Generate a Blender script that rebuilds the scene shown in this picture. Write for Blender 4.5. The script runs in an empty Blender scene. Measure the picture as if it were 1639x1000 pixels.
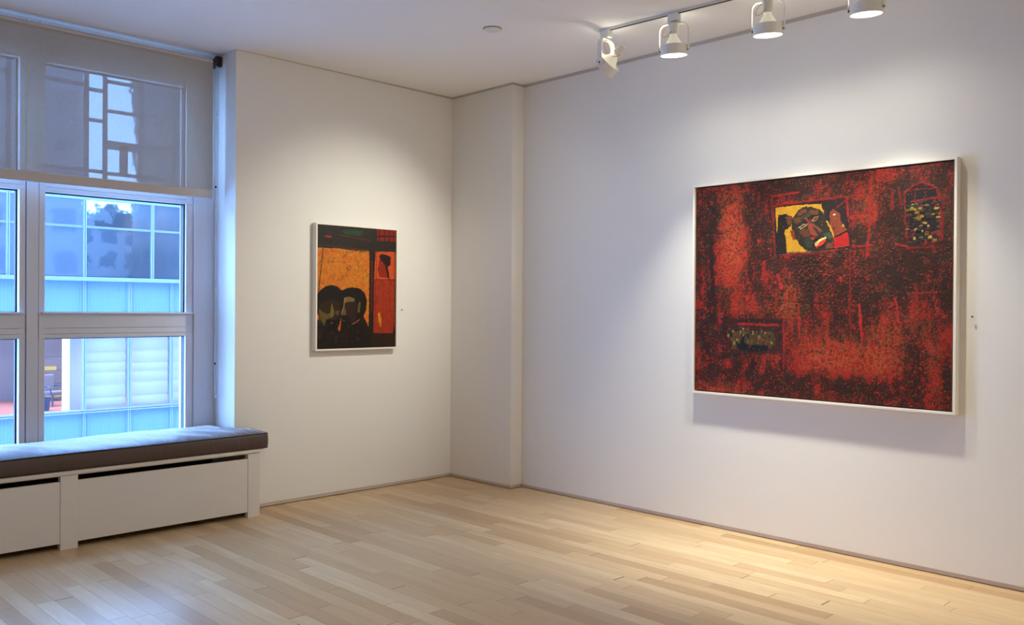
import bpy, bmesh, math, random
import numpy as np
from mathutils import Vector, Matrix
random.seed(7); rng = np.random.default_rng(7)
scene = bpy.context.scene
col = scene.collection
PI = math.pi
H = 3.1            # ceiling height
L = 1.8985         # back wall runs from the corner to the window recess
D = 0.1171         # depth of the corner pier
A = 0.7072         # length of the corner pier

# ------------------------------------------------------------------ materials
def lin(c):
    return tuple(((v/255.0)/12.92 if v/255.0 <= .04045 else ((v/255.0+.055)/1.055)**2.4) for v in c)
def new_mat(name):
    m = bpy.data.materials.new(name); m.use_nodes = True
    nt = m.node_tree; b = nt.nodes['Principled BSDF']
    return m, nt, b
def nd(nt, t, **kw):
    n = nt.nodes.new(t)
    for k, v in kw.items(): setattr(n, k, v)
    return n
def mth(nt, op, a, b=None, c=None):
    n = nd(nt, 'ShaderNodeMath', operation=op)
    for i, v in enumerate((a, b, c)):
        if v is None: continue
        if isinstance(v, (int, float)): n.inputs[i].default_value = v
        else: nt.links.new(v, n.inputs[i])
    return n.outputs[0]
def mixc(nt, fac, a, b, blend='MIX'):
    n = nd(nt, 'ShaderNodeMix', data_type='RGBA', blend_type=blend)
    for i, v in ((0, fac), (6, a), (7, b)):
        if isinstance(v, (int, float)): n.inputs[i].default_value = v
        elif isinstance(v, tuple): n.inputs[i].default_value = (*v[:3], 1)
        else: nt.links.new(v, n.inputs[i])
    return n.outputs[2]
def noise(nt, vec, scale, detail=3, rough=.5):
    n = nd(nt, 'ShaderNodeTexNoise'); n.inputs['Scale'].default_value = scale
    n.inputs['Detail'].default_value = detail; n.inputs['Roughness'].default_value = rough
    if vec is not None: nt.links.new(vec, n.inputs['Vector'])
    return n.outputs['Fac']
def obco(nt): return nd(nt, 'ShaderNodeTexCoord').outputs['Object']
def bump(nt, b, h, strength, dist):
    n = nd(nt, 'ShaderNodeBump'); n.inputs['Strength'].default_value = strength; n.inputs['Distance'].default_value = dist
    nt.links.new(h, n.inputs['Height']); nt.links.new(n.outputs[0], b.inputs['Normal'])
def plain(name, rgb, rough=.5, metal=0.0, var=.04, scale=8, bmp=0.0, bscale=200, spec=.5):
    m, nt, b = new_mat(name); c = lin(rgb); o = obco(nt)
    f = noise(nt, o, scale)
    nt.links.new(mixc(nt, f, tuple(v*(1-var) for v in c), tuple(min(1, v*(1+var)) for v in c)), b.inputs['Base Color'])
    b.inputs['Roughness'].default_value = rough; b.inputs['Metallic'].default_value = metal
    b.inputs['Specular IOR Level'].default_value = spec
    if bmp: bump(nt, b, noise(nt, o, bscale, 2), bmp, .002)
    return m
def emis(name, rgb, s):
    m, nt, b = new_mat(name)
    b.inputs['Base Color'].default_value = (*lin(rgb), 1)
    b.inputs['Emission Color'].default_value = (*lin(rgb), 1); b.inputs['Emission Strength'].default_value = s
    return m
M = {}
M['wall'] = plain('wall_paint', (232, 229, 225), .75, var=.006, scale=2, bmp=.06, bscale=350, spec=.25)
M['ceil'] = plain('ceiling_paint', (247, 246, 245), .85, var=.006, scale=2, spec=.2)
M['trim'] = plain('grey_reveal', (190, 183, 177), .55, var=.03)
M['base'] = plain('grey_base', (202, 190, 182), .5, var=.03)
M['cab'] = plain('cabinet_paint', (226, 221, 216), .5, var=.01, scale=3, bmp=.03, bscale=400, spec=.35)
M['dark'] = plain('dark_inside', (40, 34, 32), .8)
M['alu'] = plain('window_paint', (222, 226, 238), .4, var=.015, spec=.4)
M['gasket'] = plain('black_gasket', (22, 24, 32), .6)
M['frame'] = plain('white_frame_paint', (236, 230, 220), .45, var=.01, spec=.3)
M['raw'] = plain('raw_canvas', (176, 140, 92), .8)
M['lampw'] = plain('white_lamp_enamel', (232, 230, 224), .35, var=.01)
M['track'] = plain('track_enamel', (214, 212, 208), .4, var=.01)
M['slot'] = plain('track_slot', (38, 30, 26), .6)
M['steel'] = plain('steel', (150, 148, 144), .3, 1.0)
M['black'] = plain('black_plastic', (14, 13, 13), .35)
M['bronze'] = plain('bronze_bracket', (62, 50, 48), .4, .4)
M['bead'] = plain('white_beads', (206, 212, 226), .3)
M['wire'] = plain('lamp_wire', (176, 150, 116), .5)
M['lampface'] = emis('lamp_glow', (255, 248, 232), 7.0)

def leather():
    m, nt, b = new_mat('brown_leather'); o = obco(nt)
    f = noise(nt, o, 5, 5, .6)
    nt.links.new(mixc(nt, f, lin((58, 38, 31)), lin((74, 49, 40))), b.inputs['Base Color'])
    b.inputs['Roughness'].default_value = .46; b.inputs['Specular IOR Level'].default_value = .8
    mp = nd(nt, 'ShaderNodeMapping'); nt.links.new(o, mp.inputs[0]); mp.inputs['Scale'].default_value = (9, 3, 3); mp.inputs['Rotation'].default_value = (0, 0, .5)
    h = mth(nt, 'ADD', noise(nt, mp.outputs[0], 1.4, 3), mth(nt, 'MULTIPLY', noise(nt, o, 260, 2), .04))
    bump(nt, b, h, .35, .03)
    b.inputs['Sheen Weight'].default_value = .9; b.inputs['Sheen Roughness'].default_value = .35
    return m
M['leather'] = leather()
M['piping'] = plain('dark_piping', (48, 30, 26), .5)

def floor_mat():
    m, nt, b = new_mat('maple_strip_floor'); o = obco(nt)
    s = nd(nt, 'ShaderNodeSeparateXYZ'); nt.links.new(o, s.inputs[0])
    W, LN = .083, .92
    px = mth(nt, 'DIVIDE', mth(nt, 'ADD', s.outputs[0], .034), W); i = mth(nt, 'FLOOR', px); fx = mth(nt, 'FRACT', px)
    wn = nd(nt, 'ShaderNodeTexWhiteNoise', noise_dimensions='1D'); nt.links.new(i, wn.inputs['W'])
    py = mth(nt, 'ADD', mth(nt, 'DIVIDE', s.outputs[1], LN), mth(nt, 'MULTIPLY', wn.outputs[0], 17.3))
    # uneven board lengths
    w2 = mth(nt, 'ADD', py, mth(nt, 'MULTIPLY', mth(nt, 'SINE', mth(nt, 'MULTIPLY', py, 2.4)), .28))
    j = mth(nt, 'FLOOR', w2); fy = mth(nt, 'FRACT', w2)
    cv = nd(nt, 'ShaderNodeCombineXYZ'); nt.links.new(i, cv.inputs[0]); nt.links.new(j, cv.inputs[1])
    w3 = nd(nt, 'ShaderNodeTexWhiteNoise', noise_dimensions='2D'); nt.links.new(cv.outputs[0], w3.inputs['Vector'])
    # grain, different in every board
    gp = nd(nt, 'ShaderNodeCombineXYZ')
    nt.links.new(mth(nt, 'ADD', mth(nt, 'MULTIPLY', s.outputs[0], 16), mth(nt, 'MULTIPLY', w3.outputs[0], 40)), gp.inputs[0])
    nt.links.new(mth(nt, 'ADD', mth(nt, 'MULTIPLY', s.outputs[1], 1.6), mth(nt, 'MULTIPLY', w3.outputs[0], 90)), gp.inputs[1])
    g = noise(nt, gp.outputs[0], 1.5, 6, .62); g2 = noise(nt, gp.outputs[0], 9, 3)
    r = nd(nt, 'ShaderNodeValToRGB'); nt.links.new(w3.outputs[0], r.inputs[0])
    e = r.color_ramp; cols = [(0, (182, 146, 104)), (.2, (202, 170, 126)), (.55, (214, 185, 142)), (.85, (224, 198, 156)), (1, (196, 160, 120))]
    while len(e.elements) < len(cols): e.elements.new(.5)
    for k, (p, c) in enumerate(cols): e.elements[k].position = p; e.elements[k].color = (*lin(c), 1)
    gr = nd(nt, 'ShaderNodeMapRange'); gr.inputs['From Min'].default_value = .35; gr.inputs['From Max'].default_value = .75; nt.links.new(g, gr.inputs[0])
    c1 = mixc(nt, mth(nt, 'MULTIPLY', gr.outputs[0], .38), r.outputs[0], lin((166, 124, 90)))
    c2 = mixc(nt, mth(nt, 'MULTIPLY', g2, .16), c1, lin((232, 206, 166)))
    # seams
    ex = mth(nt, 'MINIMUM', fx, mth(nt, 'SUBTRACT', 1, fx)); ey = mth(nt, 'MINIMUM', fy, mth(nt, 'SUBTRACT', 1, fy))
    sx = mth(nt, 'LESS_THAN', ex, .013); sy = mth(nt, 'LESS_THAN', ey, .0020)
    seam = mth(nt, 'MAXIMUM', mth(nt, 'MULTIPLY', sx, mth(nt, 'ADD', .26, mth(nt, 'MULTIPLY', wn.outputs[0], .45))), mth(nt, 'MULTIPLY', sy, .85))
    nt.links.new(mixc(nt, seam, c2, lin((92, 62, 40))), b.inputs['Base Color'])
    nt.links.new(mth(nt, 'ADD', .30, mth(nt, 'MULTIPLY', w3.outputs[0], .10)), b.inputs['Roughness'])
    b.inputs['Specular IOR Level'].default_value = .45
    hh = mth(nt, 'ADD', mth(nt, 'MULTIPLY', mth(nt, 'MAXIMUM', sx, sy), -.35), mth(nt, 'MULTIPLY', g, .25))
    bump(nt, b, mth(nt, 'ADD', hh, mth(nt, 'MULTIPLY', w3.outputs[0], .25)), .22, .004)
    return m
M['floor'] = floor_mat()

def glass_mat(name, refl, tint=(255, 255, 255), wob=0.0, rough=0.0):
    m, nt, b = new_mat(name); nt.nodes.remove(b); out = nt.nodes['Material Output']
    t = nd(nt, 'ShaderNodeBsdfTransparent'); t.inputs[0].default_value = (*lin(tint), 1)
    g = nd(nt, 'ShaderNodeBsdfGlossy'); g.inputs['Roughness'].default_value = rough
    if wob:
        bn = nd(nt, 'ShaderNodeBump'); bn.inputs['Strength'].default_value = wob; bn.inputs['Distance'].default_value = .05
        nt.links.new(noise(nt, obco(nt), 1.1, 2), bn.inputs['Height']); nt.links.new(bn.outputs[0], g.inputs['Normal'])
    mx = nd(nt, 'ShaderNodeMixShader')
    if refl is None:
        fr = nd(nt, 'ShaderNodeFresnel'); fr.inputs[0].default_value = 1.45; ge = nd(nt, 'ShaderNodeNewGeometry'); nt.links.new(mth(nt, 'MULTIPLY', fr.outputs[0], mth(nt, 'SUBTRACT', 1, ge.outputs['Backfacing'])), mx.inputs[0])
    else: mx.inputs[0].default_value = refl
    nt.links.new(t.outputs[0], mx.inputs[1]); nt.links.new(g.outputs[0], mx.inputs[2]); nt.links.new(mx.outputs[0], out.inputs[0])
    return m
M['glass'] = glass_mat('clear_glass', None, (250, 252, 255))
M['lampglass'] = plain('pale_reflector_glass', (204, 200, 178), .22)
M['lampglass'].node_tree.nodes['Principled BSDF'].inputs['Emission Color'].default_value = (1, .95, .74, 1)
M['lampglass'].node_tree.nodes['Principled BSDF'].inputs['Emission Strength'].default_value = .34   # the lamp glows through it
M['facglass'] = glass_mat('office_glass', .07, (250, 252, 255), wob=.08)

def mirror_glass():
    m, nt, b = new_mat('coated_facade_glass'); o = obco(nt)
    b.inputs['Base Color'].default_value = (*lin((172, 180, 188)), 1)
    b.inputs['Metallic'].default_value = .9; b.inputs['Roughness'].default_value = .03
    h = mth(nt, 'ADD', noise(nt, o, .55, 1), mth(nt, 'MULTIPLY', noise(nt, o, 2.2, 2), .22))
    bump(nt, b, h, .03, .25)
    return m
M['mirror'] = mirror_glass()

def shade_mat():
    m, nt, b = new_mat('shade_mesh_fabric'); nt.nodes.remove(b); out = nt.nodes['Material Output']
    o = obco(nt)
    mp = nd(nt, 'ShaderNodeMapping'); mp.inputs['Scale'].default_value = (60, 60, 400); nt.links.new(o, mp.inputs[0])
    mp2 = nd(nt, 'ShaderNodeMapping'); mp2.inputs['Scale'].default_value = (400, 60, 60); nt.links.new(o, mp2.inputs[0])
    wv = mth(nt, 'ADD', noise(nt, mp.outputs[0], 1, 2), noise(nt, mp2.outputs[0], 1, 2))
    c = mixc(nt, mth(nt, 'MULTIPLY', wv, .5), lin((164, 154, 140)), lin((196, 186, 168)))
    df = nd(nt, 'ShaderNodeBsdfDiffuse'); nt.links.new(c, df.inputs[0])
    tl = nd(nt, 'ShaderNodeBsdfTranslucent'); nt.links.new(c, tl.inputs[0])
    m1 = nd(nt, 'ShaderNodeMixShader'); m1.inputs[0].default_value = .03
    nt.links.new(df.outputs[0], m1.inputs[1]); nt.links.new(tl.outputs[0], m1.inputs[2])
    tr = nd(nt, 'ShaderNodeBsdfTransparent'); tr.inputs[0].default_value = (.95, .95, .95, 1)
    m2 = nd(nt, 'ShaderNodeMixShader'); m2.inputs[0].default_value = .165
    nt.links.new(m1.outputs[0], m2.inputs[1]); nt.links.new(tr.outputs[0], m2.inputs[2]); nt.links.new(m2.outputs[0], out.inputs[0])
    return m
M['shade'] = shade_mat()
M['hem'] = plain('shade_hem', (204, 197, 194), .7, var=.03, scale=30)

# ------------------------------------------------------------------ mesh helpers
class MB:
    def __init__(self): self.bm = bmesh.new()
    def box(self, x0, x1, y0, y1, z0, z1):
        v = [self.bm.verts.new(p) for p in ((x0,y0,z0),(x1,y0,z0),(x1,y1,z0),(x0,y1,z0),(x0,y0,z1),(x1,y0,z1),(x1,y1,z1),(x0,y1,z1))]
        for f in ((3,2,1,0),(4,5,6,7),(0,1,5,4),(1,2,6,5),(2,3,7,6),(3,0,4,7)): self.bm.faces.new([v[k] for k in f])
        return self
    def prism(self, poly, axis, a, b):
        """poly in the two other axes (in x,y,z order), pushed from a to b along axis"""
        def P(u, w, t): return {0: (t, u, w), 1: (u, t, w), 2: (u, w, t)}[axis]
        A0 = [self.bm.verts.new(P(u, w, a)) for u, w in poly]; B0 = [self.bm.verts.new(P(u, w, b)) for u, w in poly]
        n = len(poly); self.bm.faces.new(A0); self.bm.faces.new(B0[::-1])
        for k in range(n): self.bm.faces.new((A0[k], B0[k], B0[(k+1) % n], A0[(k+1) % n]))
        return self
    def tube(self, pts, r, n=8, caps=True, sect=None):
        """sweep a circle (or a flat section: list of (side, up) offsets) along pts"""
        pts = [Vector(p) for p in pts]; rings = []
        up0 = None
        for k, p in enumerate(pts):
            t = (pts[min(k+1, len(pts)-1)] - pts[max(k-1, 0)]).normalized()
            if up0 is None:
                up0 = Vector((0,0,1)) if abs(t.z) < .9 else Vector((1,0,0))
            s = t.cross(up0); s = s.normalized() if s.length > 1e-6 else Vector((1,0,0)); u = s.cross(t).normalized(); up0 = u
            offs = sect if sect else [(r*math.cos(2*PI*q/n), r*math.sin(2*PI*q/n)) for q in range(n)]
            rings.append([self.bm.verts.new(p + s*a + u*b) for a, b in offs])
        m = len(rings[0])
        for a, b in zip(rings, rings[1:]):
            for q in range(m): self.bm.faces.new((a[q], a[(q+1) % m], b[(q+1) % m], b[q]))
        if caps: self.bm.faces.new(rings[0][::-1]); self.bm.faces.new(rings[-1])
        return self
    def lathe(self, prof, n=32, mat=None, cap0=False, cap1=False):
        """profile of (r, z) turned about the z axis, then moved by mat"""
        rings = []
        for r, z in prof:
            rings.append([self.bm.verts.new((mat @ Vector((r*math.cos(2*PI*q/n), r*math.sin(2*PI*q/n), z))) if mat else (r*math.cos(2*PI*q/n), r*math.sin(2*PI*q/n), z)) for q in range(n)])
        for a, b in zip(rings, rings[1:]):
            for q in range(n): self.bm.faces.new((a[q], a[(q+1) % n], b[(q+1) % n], b[q]))
        if cap0: self.bm.faces.new(rings[0][::-1])
        if cap1: self.bm.faces.new(rings[-1])
        return self
    def build(self, name, mat, parent=None, bevel=0, smooth=False, seg=2, **props):
        bmesh.ops.recalc_face_normals(self.bm, faces=self.bm.faces)
        me = bpy.data.meshes.new(name); self.bm.to_mesh(me); self.bm.free()
        if mat: me.materials.append(mat)
        o = bpy.data.objects.new(name, me); col.objects.link(o)
        if parent: o.parent = parent
        if smooth:
            for p in me.polygons: p.use_smooth = True
        if bevel:
            md = o.modifiers.new('bevel', 'BEVEL'); md.width = bevel; md.segments = seg; md.limit_method = 'ANGLE'; md.angle_limit = .6
        for k, v in props.items(): o[k] = v
        return o
def thing(name, label, cat, loc=(0,0,0), group=None, rotz=0):
    o = bpy.data.objects.new(name, None); col.objects.link(o); o.location = loc; o.rotation_euler = (0, 0, rotz)
    o.empty_display_size = .1; o['label'] = label; o['category'] = cat
    if group: o['group'] = group
    return o
def structure(name, label, cat, loc=(0,0,0)):
    o = thing(name, label, cat, loc); o['kind'] = 'structure'; return o
def st(mb, name, mat, label, cat, bevel=0):
    return mb.build(name, mat, None, bevel, kind='structure', label=label, category=cat)
# ------------------------------------------------------------------ light levels
WARM = (1.0, .98, .815)
NECK = .5
OFFICE = 12.0
SKY, SKYS = (.26, .51, 1.0), 15.5
EXPO = 0.0
BIG_GAIN, SMALL_GAIN = 1.0, 1.0
rad = math.radians
SPOTS = [   # label, place along the track, lamp yaw and tilt, beam yaw and tilt, core power and cone, spill (power, tilt, cone)
 ('leftmost track spotlight, tilted over towards the small painting', .03, rad(102), rad(50), rad(103), rad(57), 130, rad(64), (12, rad(50), rad(130))),
 ('second track spotlight from the left, hanging upright by the large painting', .51, rad(22), rad(6), rad(12), rad(9), 138, rad(66), (10.5, rad(8), rad(160))),
 ('third track spotlight from the left, its top cut off by the photo edge', 1.09, rad(20), rad(6), rad(8), rad(9), 138, rad(66), (10.5, rad(8), rad(160))),
 ('rightmost track spotlight, only its lower ring in view', 1.61, rad(16), rad(6), rad(4), rad(9), 115, rad(66), (8.5, rad(8), rad(160))),
]
FILL_SPOTS = [(-.35, -5.2, .1, -5.4, 1.4, 75, rad(120)), (-.3, -6.3, .1, -6.4, 1.4, 75, rad(120)),
 (-3.6, -4.6, -2.5, -.2, .9, 52, rad(80)), (-3.6, -3.4, -3.2, -2.6, 0, 24, rad(130)), (-3.6, -5.0, -3.6, -4.8, 0, 32, rad(130)), (-3.6, -6.6, -3.6, -6.8, 0, 85, rad(130))]
# ------------------------------------------------------------------ painted shapes, as fractions of each canvas
BIG_POLYS=[([(0.3507,0.8811),(0.6347,0.8927),(0.6527,0.6697),(0.3586,0.6546)],(28,20,16)),
([(0.3554,0.8721),(0.4573,0.8759),(0.5392,0.873),(0.5598,0.799),(0.5914,0.725),(0.5607,0.668),(0.4767,0.6591),(0.4062,0.6591),(0.398,0.7443),(0.364,0.7534)],(190,140,30)),
([(0.3665,0.8386),(0.4003,0.8391),(0.4278,0.8232),(0.422,0.7832),(0.3978,0.7647),(0.3949,0.7445),(0.4047,0.6626),(0.3647,0.6646),(0.3656,0.7465)],(30,20,13)),
([(0.4004,0.8255),(0.4277,0.8249),(0.422,0.7866),(0.4068,0.7877)],(95,55,28)),
([(0.5421,0.8727),(0.6347,0.8863),(0.6385,0.7476),(0.6189,0.7748),(0.6131,0.8173),(0.5877,0.852),(0.5709,0.8275),(0.5626,0.7988)],(34,22,22)),
([(0.5737,0.8305),(0.5877,0.8488),(0.6103,0.824),(0.6189,0.7748),(0.6412,0.7506),(0.5914,0.725),(0.5741,0.7783)],(125,55,28)),
([(0.5887,0.7186),(0.6413,0.741),(0.6499,0.6826),(0.5918,0.6729)],(165,20,16)),
([(0.4367,0.8325),(0.4486,0.8516),(0.4693,0.8648),(0.4987,0.8643),(0.5308,0.8508),(0.5539,0.8224),(0.5684,0.7885),(0.5872,0.722),(0.5903,0.6893),(0.5607,0.668),(0.5177,0.6604),(0.4825,0.6688),(0.4587,0.6934),(0.4375,0.7282),(0.4251,0.7695),(0.4233,0.8101)],(44,34,24)),
([(0.4472,0.835),(0.4634,0.8536),(0.4841,0.8551),(0.4842,0.8418),(0.4488,0.8248)],(105,58,30)),
([(0.4988,0.8487),(0.5279,0.8444),(0.5266,0.8281),(0.5019,0.8286),(0.4756,0.8125),(0.4638,0.8068),(0.4577,0.819),(0.4872,0.8348)],(100,58,32)),
([(0.4278,0.8165),(0.4577,0.8207),(0.4638,0.8001),(0.44,0.7886)],(92,54,28)),
([(0.4176,0.7633),(0.4342,0.7621),(0.4405,0.7213),(0.4285,0.7187)],(120,45,26)),
([(0.4522,0.7575),(0.4877,0.765),(0.4997,0.7309),(0.4762,0.7291),(0.4583,0.7437)],(92,50,27)),
([(0.4577,0.8207),(0.493,0.841),(0.4989,0.8338),(0.4638,0.8068)],(52,56,38)),
([(0.546,0.7378),(0.5744,0.7456),(0.5858,0.7221),(0.5746,0.713),(0.5575,0.7206)],(58,66,44)),
([(0.4704,0.7195),(0.4997,0.7276),(0.5059,0.6841),(0.4884,0.6784)],(50,54,38)),
([(0.4506,0.7743),(0.4699,0.7863),(0.489,0.7881),(0.4817,0.777),(0.4581,0.7654)],(185,160,110)),
([(0.4551,0.7747),(0.4714,0.7828),(0.4846,0.7851),(0.4788,0.7789),(0.4611,0.7702)],(26,20,18)),
([(0.5036,0.8003),(0.5137,0.8143),(0.5295,0.8196),(0.5253,0.8068),(0.5109,0.7947)],(170,125,70)),
([(0.5074,0.8016),(0.5166,0.8124),(0.5275,0.8168),(0.5224,0.808),(0.5123,0.7989)],(28,20,18)),
([(0.4831,0.7986),(0.4993,0.7907),(0.5302,0.7322),(0.5114,0.7302),(0.4967,0.7444)],(128,62,36)),
([(0.4992,0.7923),(0.5051,0.7935),(0.5459,0.7509),(0.5373,0.7416)],(74,60,50)),
([(0.5058,0.6908),(0.5173,0.7166),(0.5546,0.7306),(0.5661,0.7103),(0.5464,0.6786),(0.5176,0.6769)],(22,14,12)),
([(0.5145,0.6952),(0.5375,0.7186),(0.5575,0.7255),(0.5609,0.7178),(0.5405,0.7053),(0.5204,0.6883)],(222,196,130)),
([(0.5175,0.6835),(0.5347,0.7007),(0.5604,0.7165),(0.559,0.7041),(0.5434,0.6886),(0.5219,0.6793)],(205,50,30)),
([(0.4997,0.7243),(0.5172,0.7248),(0.5144,0.7167),(0.5027,0.7141)],(175,40,28)),
([(0.5634,0.6973),(0.586,0.696),(0.5876,0.6731),(0.555,0.67)],(105,58,28)),
([(0.5598,0.7957),(0.5684,0.7918),(0.59,0.7315),(0.5863,0.7272)],(200,145,40)),
([(0.6217,0.7811),(0.6315,0.7642),(0.6218,0.7643)],(205,160,40)),
([(0.5823,0.8206),(0.5893,0.8233),(0.5977,0.8187),(0.5894,0.8155)],(225,220,210)),
([(0.5855,0.7611),(0.5925,0.7645),(0.6002,0.7552),(0.5898,0.7504)],(95,20,16)),
([(0.8444,0.8771),(0.8608,0.9038),(0.8902,0.9207),(0.9226,0.9089),(0.9482,0.8941),(0.9532,0.8577),(0.9575,0.6981),(0.8558,0.6843),(0.8434,0.7873)],(26,16,16)),
([(0.1626,0.3572),(0.3932,0.3581),(0.3943,0.1995),(0.1667,0.191)],(58,24,16)),
([(0.1715,0.2981),(0.3549,0.3003),(0.3606,0.2349),(0.3294,0.2221),(0.1721,0.2091)],(70,54,26)),
([(0.1913,0.2572),(0.2216,0.2701),(0.2383,0.2356),(0.3293,0.2336),(0.3295,0.2077),(0.2386,0.2004),(0.1916,0.2159)],(18,18,20)),
([(0.1963,0.3371),(0.3805,0.3351),(0.3806,0.3255),(0.1964,0.3271)],(140,30,18))]
BIG_LINES=[([(0.3507,0.8811),(0.4513,0.8866),(0.5391,0.8895),(0.6347,0.8927)],0.01,(150,24,20)),
([(0.3441,0.9263),(0.451,0.9319)],0.012,(150,22,20)),
([(0.3441,0.9263),(0.3413,0.8819),(0.3482,0.7956),(0.352,0.6994),(0.357,0.6547)],0.01,(135,20,18)),
([(0.3523,0.6617),(0.4589,0.6599),(0.5607,0.6697),(0.6527,0.6729)],0.01,(26,18,18)),
([(0.6374,0.8892),(0.6422,0.8052)],0.009,(175,24,26)),
([(0.6518,0.7915),(0.6555,0.6695)],0.014,(40,18,14)),
([(0.6636,0.6755),(0.6933,0.6739),(0.7331,0.678)],0.01,(150,22,20)),
([(0.3895,0.6498),(0.5003,0.6513),(0.6031,0.6626)],0.012,(120,20,22)),
([(0.4785,0.8156),(0.4993,0.7873),(0.5401,0.7546)],0.004,(190,60,50)),
([(0.4992,0.794),(0.5006,0.8105)],0.004,(170,40,36)),
([(0.5145,0.6936),(0.5604,0.7172)],0.0022,(40,20,16)),
([(0.59,0.725),(0.6412,0.7458)],0.006,(30,16,14)),
([(0.4491,0.7778),(0.4668,0.7949),(0.4875,0.7966)],0.007,(18,14,14)),
([(0.4991,0.8106),(0.5136,0.8243),(0.5367,0.8239)],0.007,(20,15,14)),
([(0.8443,0.8893),(0.8608,0.9099),(0.8934,0.9244),(0.9226,0.913),(0.9482,0.8941),(0.9548,0.8575),(0.9616,0.7773),(0.9606,0.6979)],0.011,(140,24,22)),
([(0.8476,0.8951),(0.8969,0.8978),(0.945,0.8952)],0.008,(120,22,20)),
([(0.8645,0.8506),(0.9133,0.8558),(0.9453,0.8585)],0.01,(150,28,26)),
([(0.8437,0.8894),(0.8444,0.7872),(0.8531,0.6804)],0.008,(130,22,20)),
([(0.8773,0.8939),(0.876,0.8535)],0.006,(110,22,20)),
([(0.9083,0.8864),(0.9101,0.8621)],0.006,(110,22,20)),
([(0.9406,0.851),(0.9424,0.8189)],0.01,(150,30,20)),
([(0.8005,0.9023),(0.7977,0.8241)],0.016,(130,20,20)),
([(0.8207,0.9124),(0.8314,0.8375)],0.012,(120,20,18)),
([(0.9678,0.7927),(0.9654,0.6897)],0.014,(120,20,18)),
([(0.8157,0.6743),(0.8492,0.6684),(0.856,0.6558)],0.012,(150,25,30)),
([(0.8559,0.6598),(0.953,0.6566)],0.01,(120,20,18)),
([(0.1934,0.3489),(0.3881,0.3483)],0.012,(30,16,16)),
([(0.1686,0.3027),(0.3704,0.3036)],0.006,(16,14,18)),
([(0.1683,0.3514),(0.1711,0.1912)],0.006,(24,14,14)),
([(0.2214,0.3053),(0.2252,0.1587)],0.006,(16,14,16)),
([(0.2699,0.3589),(0.2709,0.2253)],0.004,(20,14,14)),
([(0.3065,0.322),(0.3093,0.2327)],0.009,(18,16,18)),
([(0.2918,0.3014),(0.2938,0.1684)],0.003,(24,16,16)),
([(0.3524,0.2974),(0.352,0.2003)],0.005,(20,14,16)),
([(0.3764,0.3407),(0.3802,0.2414)],0.011,(20,14,18)),
([(0.1667,0.191),(0.3918,0.1994)],0.006,(30,16,14)),
([(0.3932,0.3496),(0.3973,0.1346)],0.012,(150,26,22)),
([(0.1371,0.3628),(0.1377,0.2792)],0.03,(30,18,16)),
([(0.4557,0.4233),(0.4592,0.2782)],0.01,(170,34,28)),
([(0.4545,0.2389),(0.4556,0.0936)],0.01,(140,28,24)),
([(0.687,0.4239),(0.6921,0.3391),(0.6971,0.2731)],0.014,(185,34,28)),
([(0.6514,0.6591),(0.6528,0.4719),(0.6568,0.2315)],0.01,(120,22,20)),
([(0.8131,0.45),(0.8197,0.4062),(0.8222,0.3548)],0.012,(170,40,28)),
([(0.3711,0.5596),(0.3844,0.5026)],0.02,(170,30,34)),
([(0.316,0.6186),(0.3059,0.547)],0.03,(150,28,26)),
([(0.486,0.3346),(0.4876,0.1126)],0.008,(150,34,26)),
([(0.0675,0.8099),(0.0846,0.4768)],0.03,(32,18,16)),
([(0.0668,0.9008),(0.1106,0.8517)],0.03,(26,18,18)),
([(0.0295,0.7823),(0.1255,0.7696)],0.012,(24,16,18)),
([(0.3196,0.834),(0.3241,0.5896)],0.02,(44,18,14)),
([(0.8217,0.1362),(0.8268,0.0081)],0.005,(40,16,14)),
([(0.841,0.0736),(0.8436,0.0098)],0.005,(40,16,14)),
([(0.8536,0.0619),(0.8498,0.0104)],0.005,(40,16,14)),
([(0.6017,0.8507),(0.6588,0.8987),(0.6665,0.7648)],0.012,(120,20,18)),
([(0.7234,0.9182),(0.7202,0.7608),(0.7123,0.6296)],0.014,(150,30,22)),
([(0.5085,0.5836),(0.512,0.4455)],0.004,(24,16,20)),
([(0.8652,0.4701),(0.948,0.4744)],0.012,(130,26,20)),
([(0.8893,0.2422),(0.8941,0.1413)],0.016,(36,16,14)),
([(0.9312,0.0337),(0.9904,0.0295)],0.008,(60,20,14))]
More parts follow.
